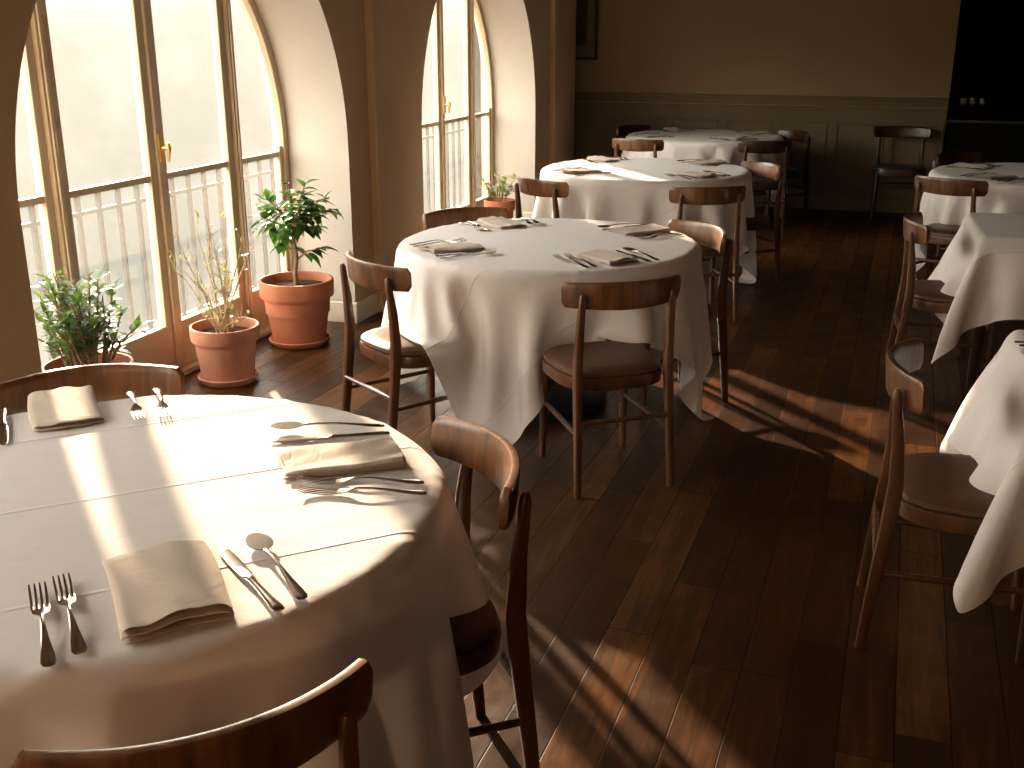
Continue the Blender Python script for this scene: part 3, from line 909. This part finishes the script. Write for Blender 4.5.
# sparse twiggy plant
rnd = random.Random(5)
t = pot('potted_plant', (-2.915, 4.40, 0), .165, .285, .145, 'terracotta_pale', 'sparse twiggy plant in a pale terracotta pot, middle of the three near pots')
st = MB(); lf = MB()
for k in range(20):
    a = rnd.uniform(0, 2*PI); r0 = rnd.uniform(.0, .035)
    p0 = Vector((r0*math.cos(a), r0*math.sin(a), .24)); sp = rnd.uniform(.04, .25); a2 = rnd.uniform(0, 2*PI)
    hh = rnd.uniform(.30, .64)*(1 if sp < .16 else .9)
    if k > 13: hh = rnd.uniform(.06, .2); sp = rnd.uniform(.06, .16)
    p2 = Vector((sp*math.cos(a2), sp*math.sin(a2), .24+hh)); p1 = p0*.5+p2*.5 + Vector((rnd.uniform(-.03,.03), rnd.uniform(-.03,.03), .02))
    pts = [p0*(1-u)**2 + 2*p1*u*(1-u) + p2*u*u for u in (0, .2, .4, .6, .8, 1)]
    pts = [p + Vector((rnd.uniform(-.006,.006), rnd.uniform(-.006,.006), 0)) for p in pts]
    st.tube(pts, [.0052, .0045, .0038, .003, .0024, .0014], 6)
    for j in range(8):
        u = rnd.uniform(.3, .99); i = int(u*5); b = pts[i].lerp(pts[min(5, i+1)], u*5-i)
        d = rdir(rnd, e0=.3, e1=1.2); ln = rnd.uniform(.02, .07); st.tube([b, b+d*ln], [.0022, .001], 5)
        if rnd.random() < .5: leaf_geo(lf, b+d*ln, rdir(rnd, e0=.2, e1=1.2), rnd.uniform(.025, .05), rnd.uniform(.012, .02), .1)
st.build('stem', 'twig', t); lf.build('foliage', 'leaf_pale', t, angle=60)
# leafy little tree
rnd = random.Random(12)
t = pot('potted_plant', (-2.915, 5.125, 0), .202, .365, .165, 'terracotta', 'small leafy tree in the largest terracotta pot, right of the near window')
st = MB(); lf = MB()
trunk = [Vector((0, 0, .30)), Vector((-.004, .0, .40)), Vector((.012, 0, .48)), Vector((.0, .0, .58)), Vector((.01, 0, .68))]
st.tube(trunk, [.014, .012, .011, .009, .006], 10)
br = [((.012,0,.47), (.13,.03,.53)), ((.0,0,.55), (-.12,-.06,.66)), ((.0,0,.58), (.12,.02,.72)), ((.01,0,.66), (-.02,.03,.82)), ((.0,0,.6), (-.07,.1,.73)), ((.0,0,.56), (.03,-.12,.68)), ((.01,0,.66), (-.15,0,.76)), ((.01,0,.66), (.14,.06,.79)), ((.0,0,.6),(.05,.12,.74)), ((.0,0,.62),(-.09,-.08,.80)), ((.0,0,.6),(.09,-.07,.78)), ((.0,0,.5),(-.10,.02,.56)), ((.01,0,.66),(.19,.10,.74)), ((.01,0,.66),(.06,.05,.87)), ((.01,0,.6),(-.16,-.05,.70)), ((.01,0,.62),(.15,-.02,.66))]
for a, b in br:
    a, b = Vector(a), Vector(b); mid = (a+b)/2 + Vector((0,0,.02)); st.tube([a, mid, b], [.006, .0045, .0025], 6)
    for j in range(11):
        u = .35 + .65*j/10; p = a*(1-u)**2 + 2*mid*u*(1-u) + b*u*u
        out = (b-a).normalized(); d = (rdir(rnd, e0=-.9, e1=.5)*1.0 + out*.55); leaf_geo(lf, p, d, rnd.uniform(.08, .12), rnd.uniform(.042, .062), rnd.uniform(.1, .45), rnd=rnd)
for b in ((-.17,-.02,.80), (.16,.08,.80), (-.03,.04,.88), (-.2,.0,.73)):
    b = Vector(b); st.tube([Vector((0,0,.66)), b*.6+Vector((0,0,.30)), b], [.004, .003, .0015], 5)
    for j in range(4): leaf_geo(lf, b, rdir(rnd, e0=-.2, e1=1.), .065, .026, .2)
st.build('stem', 'bark', t); lf.build('foliage', 'leaf', t, angle=60)
# small plant at the second window
rnd = random.Random(3)
t = pot('potted_plant', (-2.90, 8.56, 0), .13, .33, .11, 'terracotta', 'small plant with pale leaves in a terracotta pot at the second arched window')
st = MB(); lf = MB()
for k in range(12):
    a = rnd.uniform(0, 2*PI); sp = rnd.uniform(.03, .17); hh = rnd.uniform(.1, .27)
    p0 = Vector((.02*math.cos(a), .02*math.sin(a), .29)); p2 = Vector((sp*math.cos(a), sp*math.sin(a), .31+hh)); st.tube([p0, (p0+p2)/2+Vector((0,0,.02)), p2], [.005, .004, .002], 6)
    for j in range(10):
        u = rnd.uniform(.4, 1); leaf_geo(lf, p0.lerp(p2, u), rdir(rnd), rnd.uniform(.05, .08), rnd.uniform(.028, .042), .25)
st.build('stem', 'bark', t); lf.build('foliage', 'leaf_pale', t, angle=60)

# ------------------------------------------------------------------ bar, glasses, picture
t = empty('bar_counter', (2.3, 11.25, 0)); tag(t, 'black bar counter with thin pale-edged top in the dark right corner', 'bar counter')
q = MB(); q.box(-1.60, 1.85, -.10, .45, 0, .865); q.build('cabinet', 'black', t, smooth=False)
q = MB(); q.box(-1.62, 1.87, -.16, .48, .865, .89); bevel(q.build('counter_top', 'bar_top', t, smooth=False), .004)
q = MB(); q.lathe([(.001, 0), (.034, 0), (.034, .002), (.008, .006), (.0035, .012), (.0035, .085), (.012, .095), (.034, .12), (.040, .15), (.034, .195), (.0325, .195), (.038, .15), (.032, .122), (.004, .097)], 28)
g0 = q.build('wine_glass', 'drink_glass'); pos = [(.80, 'leftmost'), (.885, 'middle'), (.965, 'rightmost')]
for k, (x, w) in enumerate(pos):
    g = g0 if k == 0 else g0.copy()
    if k: col.objects.link(g)
    g.location = (x, 11.2, .89); tag(g, 'wine glass on the dark bar counter, %s of three' % w, 'glass', 'wine glasses on the bar')
t = empty('framed_picture', (-3.02, YB-.012, 1.95)); tag(t, 'dark framed picture on the back wall half hidden by the window pier', 'picture')
q = MB(); h, w_, fw = .545, .30, .03
for a in ((-w_, -w_+fw, -h, h), (w_-fw, w_, -h, h), (-w_, w_, -h, -h+fw), (-w_, w_, h-fw, h)): q.box(a[0], a[1], -.02, .01, a[2], a[3])
bevel(q.build('frame', 'frame_dark', t, smooth=False), .004)
q = MB(); q.box(-w_+.02, w_-.02, -.004, .01, -h+.02, h-.02); q.build('mat', 'mat_board', t, smooth=False)
q = MB(); q.box(-w_+.11, w_-.11, -.007, .0, -h+.14, h-.12); q.build('print', 'picture', t, smooth=False)

# ------------------------------------------------------------------ added fill lamps behind the camera, for warm light on the near cloth
m_, nt_, out_ = new_mat('fill_lamp_glow'); MT['opal'] = m_
em = nt_.nodes.new('ShaderNodeEmission'); em.inputs['Color'].default_value = (1, .60, .34, 1); em.inputs['Strength'].default_value = 150.
nt_.links.new(em.outputs[0], out_.inputs[0])
def fill_lamp():
    t = empty('fill_lamp', (0, YF, 1.65))
    q = MB(); q.box(-.05, .05, 0, .02, -.09, .09); bevel(q.build('backplate', 'brass', t, smooth=False), .006)
    q = MB(); q.tube([(0, .02, 0), (0, .12, -.02), (0, .16, .02), (0, .16, .05)], .008, 8); q.build('arm', 'brass', t)
    q = MB(); q.lathe([(.03, .04), (.055, .055), (.085, .10), (.09, .14), (.08, .18), (.05, .21), (.001, .222)], 28, c=(0, .16, 0)); q.build('globe', 'opal', t)
    return t
lm = fill_lamp(); lm.location.x = -2.0; tag(lm, 'added unseen brass fill lamp with opal globe on the front wall, nearer the windows', 'lamp', 'added fill lamps')
l2 = copy_tree(lm); l2.location.x = -.3; l2['label'] = 'added unseen brass fill lamp with opal globe on the front wall, farther from the windows'

# ------------------------------------------------------------------ light
world = bpy.data.worlds.new('hazy_morning'); sc.world = world; world.use_nodes = True
nt = world.node_tree
for n in list(nt.nodes): nt.nodes.remove(n)
L = nt.links.new
out = nt.nodes.new('ShaderNodeOutputWorld'); bg = nt.nodes.new('ShaderNodeBackground'); L(bg.outputs[0], out.inputs[0])
tc = nt.nodes.new('ShaderNodeTexCoord')
sp = nt.nodes.new('ShaderNodeSeparateXYZ'); L(tc.outputs['Generated'], sp.inputs[0])
SUN_AZ = math.atan2(-1.075, 1.0); SUN_EL = R(16.8)
sdir = Vector((math.cos(SUN_AZ)*math.cos(SUN_EL), math.sin(SUN_AZ)*math.cos(SUN_EL), -math.sin(SUN_EL)))   # travel direction
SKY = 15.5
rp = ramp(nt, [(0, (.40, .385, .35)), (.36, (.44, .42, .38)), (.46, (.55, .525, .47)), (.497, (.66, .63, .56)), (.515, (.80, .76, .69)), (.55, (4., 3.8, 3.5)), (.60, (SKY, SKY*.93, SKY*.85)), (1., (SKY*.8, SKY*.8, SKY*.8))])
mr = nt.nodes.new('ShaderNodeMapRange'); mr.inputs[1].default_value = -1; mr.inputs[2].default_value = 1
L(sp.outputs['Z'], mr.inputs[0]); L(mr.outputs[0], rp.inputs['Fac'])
# misty, half dissolved vegetation below the horizon
n1 = nt.nodes.new('ShaderNodeTexNoise'); n1.inputs['Scale'].default_value = 9.; n1.inputs['Detail'].default_value = 5.; L(tc.outputs['Generated'], n1.inputs['Vector'])
r2 = ramp(nt, [(.40, (.78, .80, .74)), (.62, (1.12, 1.10, 1.06))]); L(n1.outputs['Fac'], r2.inputs['Fac'])
mx = nt.nodes.new('ShaderNodeMix'); mx.data_type = 'RGBA'; mx.blend_type = 'MULTIPLY'; mx.inputs[0].default_value = 1
L(rp.outputs[0], mx.inputs[6]); L(r2.outputs[0], mx.inputs[7])
# aureole round the sun
vm = nt.nodes.new('ShaderNodeVectorMath'); vm.operation = 'DOT_PRODUCT'; L(tc.outputs['Generated'], vm.inputs[0]); vm.inputs[1].default_value = tuple(-sdir)
pw = nt.nodes.new('ShaderNodeMath'); pw.operation = 'POWER'
cl = nt.nodes.new('ShaderNodeMath'); cl.operation = 'MAXIMUM'; L(vm.outputs['Value'], cl.inputs[0]); cl.inputs[1].default_value = 0
L(cl.outputs[0], pw.inputs[0]); pw.inputs[1].default_value = 260.
ml = nt.nodes.new('ShaderNodeMix'); ml.data_type = 'RGBA'; ml.blend_type = 'ADD'; ml.clamp_result = False
L(pw.outputs[0], ml.inputs[0]); L(mx.outputs[2], ml.inputs[6]); ml.inputs[7].default_value = (60, 50, 36, 1)
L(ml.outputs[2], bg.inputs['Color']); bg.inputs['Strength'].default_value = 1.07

sun = bpy.data.lights.new('low_sun', 'SUN'); sun.energy = 16.5; sun.angle = R(.9); sun.color = (1, .765, .54)
so = bpy.data.objects.new('low_sun', sun); col.objects.link(so)
so.rotation_euler = sdir.to_track_quat('-Z', 'Y').to_euler(); so.location = (-8, 9, 5)

# ------------------------------------------------------------------ camera
cam = bpy.data.cameras.new('camera'); co = bpy.data.objects.new('camera', cam); col.objects.link(co)
cam.sensor_width = 36; cam.lens = 1074./1024*36; cam.clip_start = .02
co.location = (0, 0, 1.62); co.rotation_euler = (R(90-17.86), 0, R(18.06))
sc.camera = co
vs = sc.view_settings
vs.view_transform = 'Standard'; vs.look = 'None'; vs.gamma = 1; vs.use_curve_mapping = False; vs.exposure = .2
sc.cycles.use_denoising = True
sc.cycles.max_bounces = 8; sc.cycles.diffuse_bounces = 5; sc.cycles.transparent_max_bounces = 12
sc.cycles.sample_clamp_indirect = 6
